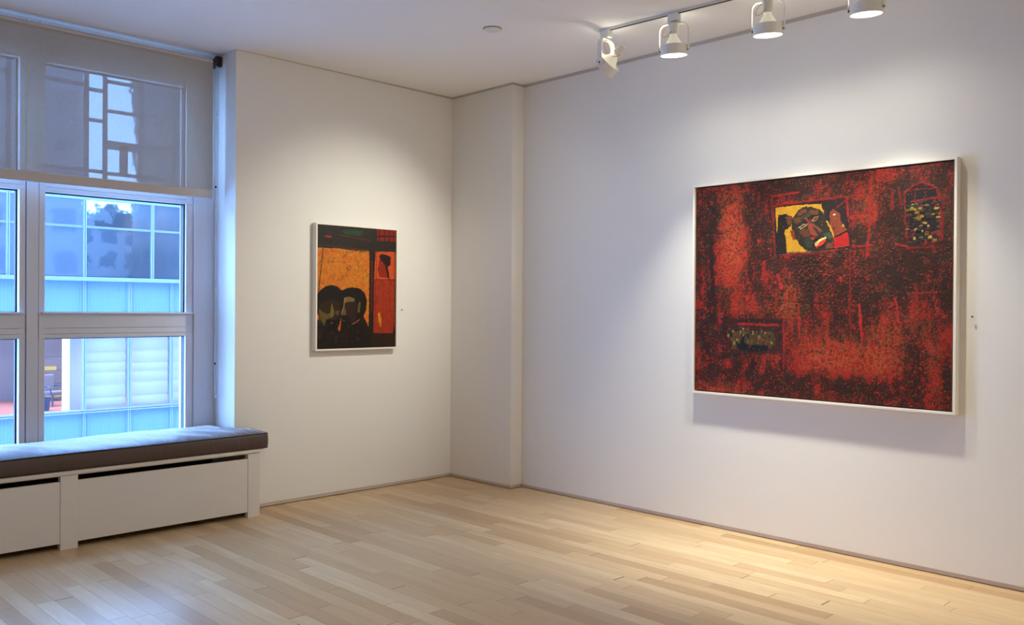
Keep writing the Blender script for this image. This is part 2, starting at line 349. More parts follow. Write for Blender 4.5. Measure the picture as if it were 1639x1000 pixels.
BIG_ZONES=[(0.1733,0.8019,0.061,0.208,1.0),(0.155,0.6249,0.083,0.119,0.6),(0.4156,0.4176,0.055,0.169,0.9),(0.5595,0.186,0.138,0.096,1.0),(0.7527,0.1967,0.096,0.131,1.1),(0.5802,0.5812,0.07,0.109,0.2),(0.8265,0.3421,0.082,0.077,0.5),(0.9496,0.245,0.049,0.1,0.5),(0.3477,0.2172,0.102,0.114,0.2),(0.2534,0.4024,0.106,0.047,0.5),(0.1162,0.1015,0.112,0.09,0.15),(0.1169,0.0115,0.166,0.045,0.6),(0.726,0.8654,0.044,0.105,0.6),(0.9508,0.083,0.049,0.05,0.4),(0.4064,0.9818,0.147,0.04,-0.3),(0.0596,0.6892,0.041,0.273,-0.9),(0.2638,0.8242,0.048,0.087,-0.9),(0.2789,0.5911,0.053,0.087,-0.7),(0.7393,0.5498,0.127,0.131,-0.8),(0.8456,0.5981,0.082,0.153,-0.6),(0.3562,0.8309,0.036,0.171,-0.6),(0.8019,0.832,0.063,0.155,-0.5),(0.2944,0.3015,0.18,0.087,-0.7),(0.413,0.0792,0.285,0.051,-0.7),(0.7427,0.0782,0.208,0.047,-0.8),(0.1435,0.2674,0.084,0.089,-0.6),(0.8797,0.1657,0.028,0.101,-0.7),(0.9751,0.8158,0.027,0.173,-0.5),(0.9781,0.3949,0.023,0.371,-0.5),(0.4841,0.5844,0.12,0.097,-0.35),(0.4123,0.1779,0.03,0.141,-0.7),(0.6966,0.3392,0.035,0.159,-0.5)]
SMALL_POLYS=[([(-0.0138,1.0118),(1.0278,1.0244),(1.0297,0.8227),(0.7303,0.8112),(0.6482,0.8106),(-0.0047,0.8178)],(40,34,28)),
([(0.293,0.9665),(0.41,0.9854),(0.5695,0.9807),(0.5498,0.9342),(0.3516,0.9375)],(40,62,44)),
([(0.7429,1.0028),(1.015,1.0103),(1.016,0.9055),(0.7542,0.9044)],(130,26,18)),
([(-0.0047,0.8153),(0.2557,0.8184),(0.6482,0.808),(0.6553,0.4807),(0.6419,0.1663),(0.0007,0.1717)],(200,112,28)),
([(0.6481,0.8146),(0.7303,0.8112),(0.7079,0.5604),(0.6997,0.1132),(0.709,-0.0054),(0.6393,-0.004),(0.6474,0.4544)],(36,24,18)),
([(0.7303,0.8112),(1.0125,0.8193),(1.0106,0.58),(0.7118,0.5737)],(196,74,28)),
([(0.7118,0.5737),(1.0149,0.5801),(1.0151,0.1093),(0.7079,0.1131)],(176,52,20)),
([(0.7866,0.767),(0.8496,0.7493),(0.8816,0.6971),(0.8953,0.5909),(0.782,0.595),(0.7776,0.6213),(0.7524,0.6563),(0.7727,0.7005)],(140,34,16)),
([(0.7762,0.7733),(0.7969,0.7899),(0.8597,0.7922),(0.9339,0.7722),(0.9281,0.7052),(0.8902,0.6841),(0.9119,0.6246),(0.9209,0.5754),(0.8953,0.5909),(0.8736,0.657),(0.8499,0.7095),(0.8015,0.7398)],(38,18,14)),
([(0.6997,0.1132),(1.028,0.1145),(1.0248,-0.0012),(0.7008,-0.0079)],(44,26,16)),
([(0.9911,0.8212),(1.0211,0.8223),(1.0248,0.0015),(1.0033,0.0019)],(112,62,24)),
([(0.968,0.1099),(0.9842,0.1969),(1.0065,0.1094)],(26,16,12)),
([(0.76,0.2842),(0.7911,0.2974),(0.8146,0.2311),(0.8027,0.1649),(0.7731,0.2181)],(196,120,36)),
([(-0.0088,0.4212),(0.0058,0.4463),(0.0501,0.482),(0.1099,0.5093),(0.1722,0.518),(0.2392,0.5077),(0.3012,0.4756),(0.3555,0.493),(0.434,0.5033),(0.5237,0.4944),(0.5904,0.4602),(0.6194,0.3953),(0.61,0.3168),(0.5761,0.2607),(0.6377,0.1794),(0.6753,0.0872),(0.6905,-0.0116),(-0.0108,-0.0028)],(26,19,15)),
([(0.3241,0.2969),(0.3034,0.2202),(0.2846,0.1629),(0.2693,0.1376),(0.2518,0.1632),(0.2765,0.2012),(0.2954,0.256)],(214,98,38)),
([(-0.0039,0.2778),(0.0108,0.284),(0.0261,0.2403),(0.0002,0.2279)],(200,104,32)),
([(0.0325,0.3591),(0.1071,0.3847),(0.1828,0.398),(0.2691,0.3796),(0.2892,0.2968),(0.2415,0.2332),(0.1465,0.202),(0.0523,0.2214),(0.0183,0.284)],(46,32,20)),
([(0.0216,0.3278),(0.0704,0.2966),(0.1175,0.2778),(0.1741,0.2967),(0.165,0.2525),(0.1084,0.2337),(0.0901,0.1835),(0.0523,0.2214),(0.0259,0.2615)],(92,76,34)),
([(0.1773,0.3701),(0.1927,0.3474),(0.2143,0.2841),(0.1745,0.2461),(0.1572,0.2777)],(110,92,36)),
([(0.2179,0.3069),(0.2756,0.307),(0.2605,0.2688),(0.2258,0.2777)],(86,70,32)),
([(0.1578,0.2108),(0.1881,0.2182),(0.1921,0.203),(0.1655,0.1981)],(110,70,50)),
([(0.1122,0.2337),(0.2608,0.2332),(0.2421,0.1697),(0.1849,0.1448),(0.1278,0.1769)],(16,12,11)),
([(0.1615,0.2133),(0.19,0.217),(0.1901,0.203),(0.1673,0.2006)],(104,62,44)),
([(0.3328,0.4185),(0.4546,0.4197),(0.487,0.3488),(0.4801,0.2324),(0.427,0.1874),(0.3287,0.2201),(0.2952,0.2777),(0.3256,0.348)],(46,27,19)),
([(0.3328,0.4185),(0.3953,0.4255),(0.4586,0.4107),(0.4589,0.3849),(0.3957,0.3844),(0.341,0.3712)],(112,96,50)),
([(0.3294,0.3609),(0.3493,0.3161),(0.3575,0.2713),(0.2952,0.2764),(0.3142,0.316)],(88,74,36)),
([(0.2991,0.2649),(0.377,0.2713),(0.4168,0.2197),(0.3976,0.1683),(0.2846,0.1629),(0.2881,0.2012)],(22,16,13)),
([(0.3111,0.2304),(0.3422,0.2303),(0.3384,0.2175),(0.3151,0.2176)],(96,52,36)),
([(0.5167,0.384),(0.5388,0.3777),(0.5275,0.2971),(0.4995,0.2906),(0.5031,0.336)],(92,80,42))]
SMALL_LINES=[([(0.0697,0.8184),(0.0168,0.459)],0.008,(46,30,16)),
([(0.3527,0.8146),(0.6483,0.7975)],0.006,(50,30,16)),
([(0.0989,0.9113),(0.1631,0.9106)],0.01,(170,34,26)),
([(0.274,0.9311),(0.4501,0.9165),(0.6616,0.9003)],0.004,(130,36,24)),
([(-0.0049,0.839),(0.6318,0.8205)],0.006,(74,48,30)),
([(0.6816,0.7305),(0.6815,0.2973)],0.009,(120,28,18)),
([(0.7427,0.809),(0.7366,0.5742)],0.005,(60,22,14)),
([(0.9825,0.8182),(0.9851,0.1097)],0.005,(60,26,14)),
([(0.7118,0.5737),(1.002,0.5758)],0.006,(50,22,14)),
([(0.7078,0.1183),(0.9722,0.1125)],0.006,(40,20,14)),
([(0.3367,0.4147),(0.3257,0.3353),(0.2952,0.2777)],0.006,(170,120,80)),
([(0.4368,0.199),(0.4803,0.2116),(0.524,0.2348)],0.008,(150,84,56)),
([(0.1927,0.3474),(0.2143,0.2815)],0.004,(40,30,18)),
([(0.7782,1.0007),(0.7792,0.899)],0.008,(40,22,18)),
([(0.8472,1.0016),(0.8481,0.902)],0.01,(36,24,18)),
([(0.9104,1.0022),(0.9114,0.9035)],0.01,(34,26,18)),
([(0.9679,1.0052),(0.9689,0.9034)],0.006,(40,22,18)),
([(0.7497,0.9438),(1.0156,0.9498)],0.012,(40,24,18)),
([(0.5293,0.9851),(0.5377,0.9336)],0.005,(18,16,14))]
ARCH_DABS= (0.848, 0.6863, 0.956, 0.8481)
# ------------------------------------------------------------------ the room
XW0, XL, YB = -4.2115, -7.0, -8.0      # left end of the window recess, left wall, rear wall
m = MB(); m.box(XL-.2, D+.3, YB-.2, .46, -.12, 0); st(m, 'floor', M['floor'], 'pale maple strip floor of the gallery room', 'floor')
m = MB(); m.box(XL-.2, D+.3, YB-.2, .46, H, H+.2); st(m, 'ceiling', M['ceil'], 'plain white ceiling of the gallery room', 'ceiling')
ZB = .027
def wall_boxes(boxes, name, label):
    m = MB()
    for x0, x1, y0, y1, z0 in boxes: m.box(x0, x1, y0, y1, z0, H)
    return st(m, name, M['wall'], label, 'wall')
wall_boxes([(-L, 0, 0, .46, ZB), (-L+.03, 0, .03, .46, 0)], 'wall_back', 'white wall between the window and the corner, behind the small painting')
wall_boxes([(D, D+.3, YB, -A, ZB), (D+.03, D+.3, YB, -A, 0)], 'wall_right', 'long white wall behind the large red painting')
wall_boxes([(0, D+.3, -A, .46, ZB), (.03, D+.3, -A+.03, .46, 0)], 'column_corner', 'shallow white pier standing in the room corner')
wall_boxes([(XL, XW0, 0, .46, 0)], 'wall_left_of_window', 'white wall at the far end of the window')
wall_boxes([(XL-.2, XL, YB-.2, .46, 0)], 'wall_left', 'white wall on the left side of the room')
wall_boxes([(XL, D+.3, YB-.2, YB, 0)], 'wall_rear', 'white wall at the rear of the room')
m = MB(); m.box(XW0, -L, .40, .46, 0, .44); st(m, 'wall_under_window', M['wall'], 'low wall under the window behind the bench', 'wall')
# base strips, set back under the wall faces
def base(boxes, name, label):
    m = MB()
    for b in boxes: m.box(*b, .005, ZB)
    st(m, name, M['base'], label, 'baseboard')
base([(-L, 0.004, .004, .03)], 'baseboard_back', 'thin grey base strip under the wall with the small painting')
base([(D+.004, D+.03, YB, -A)], 'baseboard_right', 'thin grey base strip under the wall with the large painting')
base([(.004, .03, -A+.004, .004), (.0301, D+.004, -A+.004, -A+.03)], 'baseboard_corner', 'thin grey base strip around the corner pier')
# grey reveal strips under the ceiling
m = MB(); m.prism([(-L, H), (-L, H-.002), (0, H-.015), (0, H)], 1, -.003, 0); st(m, 'trim_1', M['trim'], 'grey ceiling strip above the small painting', 'trim')
m = MB(); m.box(-.003, 0, -A-.003, 0, H-.017, H).box(0, D, -A-.003, -A, H-.017, H); st(m, 'trim_2', M['trim'], 'grey ceiling strip around the corner pier', 'trim')
m = MB(); m.box(D-.003, D, YB, -A-.003, H-.022, H); st(m, 'trim_3', M['trim'], 'grey ceiling strip above the large painting and spotlights', 'trim')

# ------------------------------------------------------------------ the window: two bays of three panes
XM = -3.055
def bay(n, s, label):
    """s = 1: right bay, -1: the left bay, its mirror image about the mullion"""
    w = structure('window_%d' % n, label, 'window', (XM, .30, 0))
    def X(a, b): return (a-XM, b-XM) if s > 0 else (XM-b, XM-a)
    def bx(m, x0, x1, y0, y1, z0, z1): m.box(*X(x0, x1), y0-.30, y1-.30, z0, z1); return m
    XR = -L; g = .0015
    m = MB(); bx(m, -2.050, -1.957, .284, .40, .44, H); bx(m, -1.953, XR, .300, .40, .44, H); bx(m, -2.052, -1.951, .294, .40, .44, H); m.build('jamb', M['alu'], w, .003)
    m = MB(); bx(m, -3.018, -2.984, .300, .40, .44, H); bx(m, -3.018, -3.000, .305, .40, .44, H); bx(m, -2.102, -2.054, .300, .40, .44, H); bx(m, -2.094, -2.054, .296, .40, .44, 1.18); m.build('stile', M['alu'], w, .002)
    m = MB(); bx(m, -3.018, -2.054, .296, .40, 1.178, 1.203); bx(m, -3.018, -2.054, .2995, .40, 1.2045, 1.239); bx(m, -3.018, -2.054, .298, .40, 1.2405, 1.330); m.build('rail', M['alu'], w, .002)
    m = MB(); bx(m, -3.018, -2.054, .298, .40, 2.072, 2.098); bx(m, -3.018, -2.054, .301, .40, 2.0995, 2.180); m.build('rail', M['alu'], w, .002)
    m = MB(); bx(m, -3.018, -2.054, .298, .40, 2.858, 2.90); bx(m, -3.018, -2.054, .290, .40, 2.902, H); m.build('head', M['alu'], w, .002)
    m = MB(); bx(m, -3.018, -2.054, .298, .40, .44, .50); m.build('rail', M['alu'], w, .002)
    m = MB(); bx(m, -3.006, -2.062, .272, .315, 1.3265, 1.338); m.build('sill_lip', M['alu'], w, .002)
    for z0, z1 in ((.50, 1.178), (1.336, 2.072), (2.18, 2.858)):
        x0, x1 = -2.984, -2.102 if z1 > 1.2 else -2.094
        m = MB(); q = .009
        bx(m, x0, x0+q, .345, .37, z0, z1); bx(m, x1-q, x1, .322, .37, z0, z1); bx(m, x0, x1, .345, .37, z1-q*.7, z1); bx(m, x0, x1, .345, .37, z0, z0+q*.5)
        m.build('gasket', M['gasket'], w)
        m = MB(); bx(m, x0+q, x1-q, .356, .362, z0+q*.5, z1-q*.7); m.build('pane', M['glass'], w)
    return w
w1 = bay(1, 1, 'right bay of the window, nearest to the small painting')
bay(2, -1, 'left bay of the window, cut off by the photo edge')
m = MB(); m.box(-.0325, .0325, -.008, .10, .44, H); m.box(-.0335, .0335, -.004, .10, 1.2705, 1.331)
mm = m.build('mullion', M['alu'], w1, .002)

# ------------------------------------------------------------------ roller shade in the recess
YS = .21
sh = thing('roller_shade', 'grey see-through roller shade pulled half down over the window', 'shade', (-3.1, YS, 3.037))
def SX(x): return x+3.1
X0, X1 = XW0+.075, -1.972
m = MB()
nx, nz = 2, 24
zz = [3.030 + (2.165-3.030)*k/nz for k in range(nz+1)]
vs = [[m.bm.verts.new((SX(x), -.026 + .0015*math.sin(k*.55), z-3.037)) for x in (X0, X1)] for k, z in enumerate(zz)]
for a, b in zip(vs, vs[1:]): m.bm.faces.new((a[0], a[1], b[1], b[0]))
m.build('fabric', M['shade'], sh, smooth=True)
m = MB(); m.lathe([(.026, 0), (.026, X1-X0)], 20, Matrix.Translation((SX(X0), 0, -.004)) @ Matrix.Rotation(PI/2, 4, 'Y'), True, True); m.build('roller', M['hem'], sh, smooth=False)
m = MB(); m.box(SX(X0), SX(X1), -.031, -.019, 2.108-3.037, 2.168-3.037); m.build('hem_bar', M['hem'], sh, .004, seg=3)
m = MB(); m.lathe([(.012, -.012), (.030, -.012), (.034, -.006), (.034, .008), (.026, .012)], 24, Matrix.Translation((SX(-1.952), 0, -.006)) @ Matrix.Rotation(PI/2, 4, 'Y'), True, True)
m.box(SX(-1.938), SX(-L), -.012, .028, -.02, .05); m.build('bracket', M['bronze'], sh, .002)
m = MB()
for xs, zt, zb in ((-1.952, -.03, .78-3.037), (-1.930, -.03, .765-3.037)):
    n = int((zt-zb)/.0125)
    for k in range(n+1):
        bmesh.ops.create_icosphere(m.bm, subdivisions=1, radius=.0042, matrix=Matrix.Translation((SX(xs), -.034 if xs < -1.94 else -.012, zt-k*.0125)))
    m.tube([(SX(xs), -.034 if xs < -1.94 else -.012, zt), (SX(xs), -.034 if xs < -1.94 else -.012, zb)], .0012, 5)
for k in range(9):
    a = PI*k/8; bmesh.ops.create_icosphere(m.bm, subdivisions=1, radius=.0042, matrix=Matrix.Translation((SX(-1.941-.011*math.cos(a)), -.023-.011*math.cos(a), .772-3.037-.012*math.sin(a))))
ch = m.build('bead_chain', M['bead'], sh, smooth=True)
for xs, z in ((-1.952, 2.19), (-1.952, .99)):
    m = MB(); m.lathe([(.002, -.008), (.006, -.006), (.006, .006), (.002, .008)], 10, Matrix.Translation((SX(xs), -.034, z-3.037)), True, True)
    m.build('chain_stop', M['black'], ch, smooth=True)

# ------------------------------------------------------------------ radiator cover and bench cushion
FY = -.213
rc = thing('radiator_cover', 'long white radiator cover with slots under the window cushion', 'radiator cover', (-3.005, FY, 0))
def RX(x): return x+3.005
posts = [(-1.909, -1.8246), (-3.052, -2.958), (-4.2095, -4.15)]
for a, b in posts:
    m = MB(); m.box(RX(a), RX(b), 0, .045, 0, .420)
    m.build('post', M['cab'], rc, .002)
for (a, b) in ((-2.9575, -1.9095), (-4.1495, -3.0525)):
    m = MB(); m.box(RX(a), RX(b), .004, .024, .037, .385); m.build('panel', M['cab'], rc, .0015)
m = MB(); m.box(RX(-4.2095), RX(-1.8246), .002, .03, .4165, .426); m.build('rail', M['cab'], rc, .001)
m = MB(); m.prism([(RX(-4.2095), .4245), (RX(-1.8246), .4245), (RX(-1.806), .430), (RX(-1.797), .4365), (RX(-1.797), .446), (RX(-4.2095), .446)], 1, -.012, .206)
m.box(RX(XW0+.002), RX(-1.9), .206, .49, .4245, .446)
m.build('top_board', M['cab'], rc, .002)
m = MB(); m.box(RX(-1.8400), RX(-1.8256), .045, .209, 0, .4245); m.build('end_panel', M['cab'], rc)
m = MB(); m.box(RX(-4.15), RX(-1.95), .43, .50, .05, .40); m.build('radiator', M['dark'], rc)

cu = thing('bench_cushion', 'long brown leather cushion lying on the white radiator cover', 'cushion', (-3.0, 0, .447))
CX0, CX1, CY0, CY1 = -4.203, -1.781, -.226, .288
ZT = .546
def out_dist(x, y):
    d = min(CX1-x, y-CY0, CY1-y)
    if y > 0: d = min(d, (-L-.004)-x) if x < -L else d
    if x > -L-.004 and True: d = min(d, -.004-y)
    return max(d, 0)
def top_z(x, y):
    d = out_dist(x, y)
    h = ZT + .034*(1-math.exp(-d/.07))
    h += .0035*math.sin(x*7.3+1.2+2*y)*min(1, d/.1) + .003*math.sin(x*3.1+9*y)
    h += .0025*math.sin((x*.8+y)*31)*min(1, d/.1)*(.5+.5*math.sin(x*2.3+1))
    # the front edge sinks a little away from the right end
    h -= .006*min(1, (CX1-x)/.9)*math.exp(-(y-CY0)/.10)
    return h
xs = [CX0 + (-L-.004-CX0)*k/110 for k in range(111)]
gx = [-L-.004+(CX1+L+.004)*(k/8.0) for k in range(1, 9)]
ys = [CY0 + (-.004-CY0)*k/20 for k in range(21)]; gy = [-.004+(CY1+.004)*k/20 for k in range(1, 21)]
m = MB(); V = {}
XX, YY = xs+gx, ys+gy
for i, x in enumerate(XX):
    for j, y in enumerate(YY):
        if i > 110 and j > 20: continue
        V[i, j] = m.bm.verts.new((x+3.0, y, top_z(x, y)-.447))
for i in range(len(XX)-1):
    for j in range(len(YY)-1):
        q = [(i, j), (i+1, j), (i+1, j+1), (i, j+1)]
        if all(k in V for k in q): m.bm.faces.new([V[k] for k in q])
loop = [(i, 0) for i in range(len(XX))] + [(len(XX)-1, j) for j in range(1, 21)] + [(i, 20) for i in range(len(XX)-2, 109, -1)] + [(110, j) for j in range(21, 41)] + [(i, 40) for i in range(109, -1, -1)] + [(0, j) for j in range(39, 0, -1)]
edge = []
rows = [[V[k] for k in loop]]
n = len(loop)
nrm = []
for k in range(n):
    a, b = V[loop[k-1]].co, V[loop[(k+1) % n]].co; t = (b-a); t.z = 0; t.normalize(); nrm.append(Vector((t.y, -t.x, 0)))
for zf, off in ((.86, .006), (.5, .008), (.14, .006), (0.0, 0.0)):
    rows.append([m.bm.verts.new((V[k].co.x+nrm[q].x*off, V[k].co.y+nrm[q].y*off if not (loop[q][1] >= 20 and loop[q][0] >= 110) else V[k].co.y, V[k].co.z*zf+.0005)) for q, k in enumerate(loop)])
for a, b in zip(rows, rows[1:]):
    for q in range(n): m.bm.faces.new((a[q], a[(q+1) % n], b[(q+1) % n], b[q]))
m.bm.faces.new(rows[-1][::-1])
tp = [v.co.copy() for v in rows[0]]; bp = [v.co.copy() for v in rows[-1]]
m.build('cover', M['leather'], cu, smooth=True)
for q, pts in enumerate((tp, bp)):
    m = MB(); m.tube([p + nrm[k]*.002 + Vector((0, 0, .0005 if q == 0 else .004)) for k, p in enumerate(pts)] + [pts[0]], .0042, 6, False); m.build('piping', M['piping'], cu, smooth=True)

# ------------------------------------------------------------------ paintings
def vnoise(w, h, fx, fy, seed):
    r = np.random.default_rng(seed); g = r.random((int(fy)+3, int(fx)+3)).astype(np.float32)
    X = np.linspace(0, fx, w, dtype=np.float32); Y = np.linspace(0, fy, h, dtype=np.float32)
    xi = X.astype(int); yi = Y.astype(int); tx = X-xi; ty = Y-yi; tx = tx*tx*(3-2*tx); ty = ty*ty*(3-2*ty)
    a = g[np.ix_(yi, xi)]; b = g[np.ix_(yi, xi+1)]; c = g[np.ix_(yi+1, xi)]; d = g[np.ix_(yi+1, xi+1)]
    return (a*(1-tx)+b*tx)*(1-ty[:, None])+(c*(1-tx)+d*tx)*ty[:, None]
def fbm(w, h, fx, fy, seed, oct=4, p=.55):
    s = 0; amp = 1; tot = 0
    for k in range(oct):
        s = s+amp*vnoise(w, h, fx*2**k, fy*2**k, seed+k*17); tot += amp; amp *= p
    return s/tot
def inpoly(U, W, poly):
    r = np.zeros(U.shape, bool); n = len(poly)
    for k in range(n):
        (x0, y0), (x1, y1) = poly[k], poly[(k+1) % n]
        if y0 == y1: continue
        c = ((y0 > W) != (y1 > W)) & (U < (x1-x0)*(W-y0)/(y1-y0)+x0); r ^= c
    return r
def linedist(U, W, pts):
    d = np.full(U.shape, 9.0, np.float32)
    for (x0, y0), (x1, y1) in zip(pts, pts[1:]):
        dx, dy = x1-x0, y1-y0; t = np.clip(((U-x0)*dx+(W-y0)*dy)/(dx*dx+dy*dy+1e-12), 0, 1)
        d = np.minimum(d, np.hypot(U-x0-t*dx, W-y0-t*dy))
    return d
def L3(c): return np.array(lin(c), np.float32)
def paint_layers(img, hgt, w, h, cw, chh, polys, lines, jit, seed, gain=1.0, lnalpha=.72):
    U, W = np.meshgrid(np.linspace(0, 1, w, dtype=np.float32), np.linspace(0, 1, h, dtype=np.float32))
    ju = U + jit*(fbm(w, h, 60*cw, 60*chh, seed, 3)-.5)/cw; jw = W + jit*(fbm(w, h, 60*cw, 60*chh, seed+5, 3)-.5)/chh
    tone = .72+.56*fbm(w, h, 70*cw, 70*chh, seed+9, 4, .7)
    for k, (poly, c) in enumerate(polys):
        x0 = min(p[0] for p in poly); x1 = max(p[0] for p in poly); y0 = min(p[1] for p in poly); y1 = max(p[1] for p in poly)
        i0, i1 = max(0, int(x0*w)-6), min(w, int(x1*w)+7); j0, j1 = max(0, int(y0*h)-6), min(h, int(y1*h)+7)
        if i1 <= i0 or j1 <= j0: continue
        s = np.s_[j0:j1, i0:i1]
        mk = inpoly(ju[s], jw[s], poly)
        img[s][mk] = (L3(c)*gain)[None, :]*tone[s][mk][:, None]
        hgt[s][mk] = hgt[s][mk]*.35+.15*(k % 5)/5
    brk = fbm(w, h, 90*cw, 90*chh, seed+31, 3, .7)
    for pts, wd, c in lines:
        P = [(a*cw, b*chh) for a, b in pts]
        dd = linedist(ju*cw, jw*chh, P)
        mk = dd < wd*.5*(.55+.9*brk)
        al = (lnalpha*(.6+.8*brk[mk]))[:, None].clip(0, 1); img[mk] = img[mk]*(1-al)+al*(L3(c)*gain)[None, :]*tone[mk][:, None]; hgt[mk] += .25
    return U, W
def canvas_object(name, mat, parent, w, h, img, hgt, amp, place):
    """a dense sheet of paint: vertex (u, v, height) is put where place() says; paint colour per vertex"""
    U, W = np.meshgrid(np.linspace(0, 1, w, dtype=np.float32), np.linspace(0, 1, h, dtype=np.float32))
    co = place(U.ravel(), W.ravel(), (hgt*amp).ravel()).astype(np.float32)
    me = bpy.data.meshes.new(name); nv = w*h; nf = (w-1)*(h-1)
    me.vertices.add(nv); me.vertices.foreach_set('co', co.ravel())
    i = (np.arange(h-1)[:, None]*w+np.arange(w-1)[None, :]).ravel()
    lp = np.stack([i, i+1, i+1+w, i+w], 1).astype(np.int32)
    me.loops.add(nf*4); me.loops.foreach_set('vertex_index', lp.ravel())
    me.polygons.add(nf); me.polygons.foreach_set('loop_start', np.arange(nf, dtype=np.int32)*4)
    me.update(calc_edges=True)
    ca = me.color_attributes.new('paint', 'FLOAT_COLOR', 'POINT')
    rgba = np.ones((nv, 4), np.float32); rgba[:, :3] = np.clip(img.reshape(-1, 3), 0, 1); ca.data.foreach_set('color', rgba.ravel())
    me.polygons.foreach_set('use_smooth', np.ones(nf, bool))
    me.materials.append(mat); o = bpy.data.objects.new(name, me); col.objects.link(o); o.parent = parent
    return o
def paint_mat(name, rough, bs):
    m, nt, b = new_mat(name); a = nd(nt, 'ShaderNodeVertexColor', layer_name='paint')
    o = obco(nt); f = noise(nt, o, 420, 3, .7)
    nt.links.new(mixc(nt, .55, a.outputs[0], mixc(nt, 1.0, a.outputs[0], mth(nt, 'MULTIPLY', f, 2.0), 'MULTIPLY')), b.inputs['Base Color'])
    b.inputs['Roughness'].default_value = rough; b.inputs['Specular IOR Level'].default_value = .22
    bump(nt, b, noise(nt, o, 330, 3, .7), bs, .004)
    return m

def mitred(x0, x1, z0, z1, w, y0, y1):
    """four mitred bars in the local x-z plane, from depth y0 to y1"""
    m = MB(); q = [(x0, z0), (x1, z0), (x1, z1), (x0, z1)]; r = [(x0+w, z0+w), (x1-w, z0+w), (x1-w, z1-w), (x0+w, z1-w)]
    for k in range(4):
        p = (k+1) % 4; m.prism([q[k], q[p], r[p], r[k]], 1, y0, y1)
    return m
def painting(label, loc, rotz, W_, H_, depth, fw, gap):
    """local frame: x along the picture to the right, y into the wall, z up; origin at the bottom centre on the wall"""
    t = thing('framed_painting', label, 'painting', loc, None, rotz)
    mitred(-W_/2, W_/2, 0, H_, fw, -depth, -.001).build('frame', M['frame'], t, .0012)
    m = MB(); m.box(-W_/2+fw*.5, W_/2-fw*.5, -.014, -.004, fw*.5, H_-fw*.5); m.build('backing', M['dark'], t)  # dark colour stands in for the shadow in the gap around the canvas
    a = fw+gap
    m = MB(); m.box(-W_/2+a, W_/2-a, -depth+.009, -.014, a, H_-a); m.build('stretcher', M['raw'], t)
    return t, (-W_/2+a, W_/2-a, a, H_-a)

# the large red painting on the right wall
BW, BH, BD = 3.8862+.006-2.2966, 2.1683-.8450, .055
tb, (a0, a1, c0, c1) = painting('large red and brown painting in a white frame, a small face window painted in it', (D, -(2.2966+3.8922)/2, .8475), -PI/2, BW, BH, BD, .0135, .0065)
w, h = 540, 448; cw, chh = a1-a0, c1-c0
U, Wv = np.meshgrid(np.linspace(0, 1, w, dtype=np.float32), np.linspace(0, 1, h, dtype=np.float32))
zone = np.zeros((h, w), np.float32)
for u0, v0, ru, rv, wt in BIG_ZONES:
    zone += wt*np.exp(-((U-u0)/ru)**2*1.1-((Wv-v0)/rv)**2*1.1)
streak = fbm(w, h, 26, 7, 3, 4, .6)-.5; drip = fbm(w, h, 60, 9, 91, 3, .6)-.5; blot = fbm(w, h, 9, 7, 11, 4, .6)-.5
fine = fbm(w, h, 205, 168, 5, 2, .8); fine2 = fbm(w, h, 170, 140, 23, 2, .8); med = fbm(w, h, 34, 28, 41, 4, .68)
redm = 1/(1+np.exp(-(zone*1.9+streak*3.4+drip*2.6+blot*3.6+(med-.5)*3.6+(fine-.5)*3.4-.36)*2.0))
r2 = redm[..., None]
img = np.where(r2 < .5, L3((42, 21, 10))*(1-2*r2)+L3((86, 27, 13))*2*r2, L3((86, 27, 13))*(2-2*r2)+L3((150, 31, 17))*(2*r2-1))
orm = np.clip(zone, 0, 1.2)*np.clip((fine2-.40)*4.0, 0, 1)*.70
img = img*(1-orm[..., None])+L3((158, 84, 40))*orm[..., None]
brt = np.clip((fine-.62)*6, 0, 1)*np.clip(.30+(med-.4)*3+zone*.3, 0, 1)
img = img*(1-brt[..., None]*.75)+L3((184, 38, 27))*brt[..., None]*.75
dkm = np.clip((.40-fine2)*7, 0, 1)*.45
img = img*(1-dkm[..., None])+L3((40, 22, 12))*dkm[..., None]
olv = np.clip((fbm(w, h, 70, 60, 77, 3, .7)-.64)*9, 0, 1)*.3
img = img*(1-olv[..., None])+L3((92, 74, 36))*olv[..., None]
hgt = fine*.9+med*.6+fine2*.5
thick = np.exp(-((U-.47)/.20)**2-((Wv-.52)/.15)**2)          # the thickest paint lies below the face window
hgt = hgt*(.55+1.3*thick)
paint_layers(img, hgt, w, h, cw, chh, BIG_POLYS, BIG_LINES, .010, 50, 1.0)
u0, v0, u1, v1 = ARCH_DABS                                    # loose dabs of yellow, green and red in the arched window
dc = [(190, 150, 50), (176, 146, 40), (60, 66, 40), (44, 52, 40), (150, 36, 34), (120, 60, 36), (206, 170, 80), (110, 30, 56), (46, 30, 40), (36, 40, 50)]
for k in range(120):
    cu_, cv_ = u0+(u1-u0)*rng.random(), v0+(v1-v0)*rng.random(); a_, b_ = .003+.006*rng.random(), .003+.004*rng.random()
    mk = (((U-cu_)/a_)**2+((Wv-cv_)/b_)**2) < .6+.8*fine; img[mk] = L3(dc[k % len(dc)])*(.22+.62*rng.random()); hgt[mk] += .3
for k in range(60):                                           # the low window, flecked with yellow-green
    cu_, cv_ = .155+.19*rng.random(), .235+.075*rng.random(); a_, b_ = .003+.003*rng.random(), .004+.008*rng.random()
    mk = (((U-cu_)/a_)**2+((Wv-cv_)/b_)**2) < .5+.9*fine; img[mk] = L3([(130, 112, 44), (84, 76, 38), (118, 40, 26), (52, 50, 32), (26, 22, 24)][k % 5])
fl = rng.random((h, w)) > .9965; img[fl] = L3((190, 120, 90))
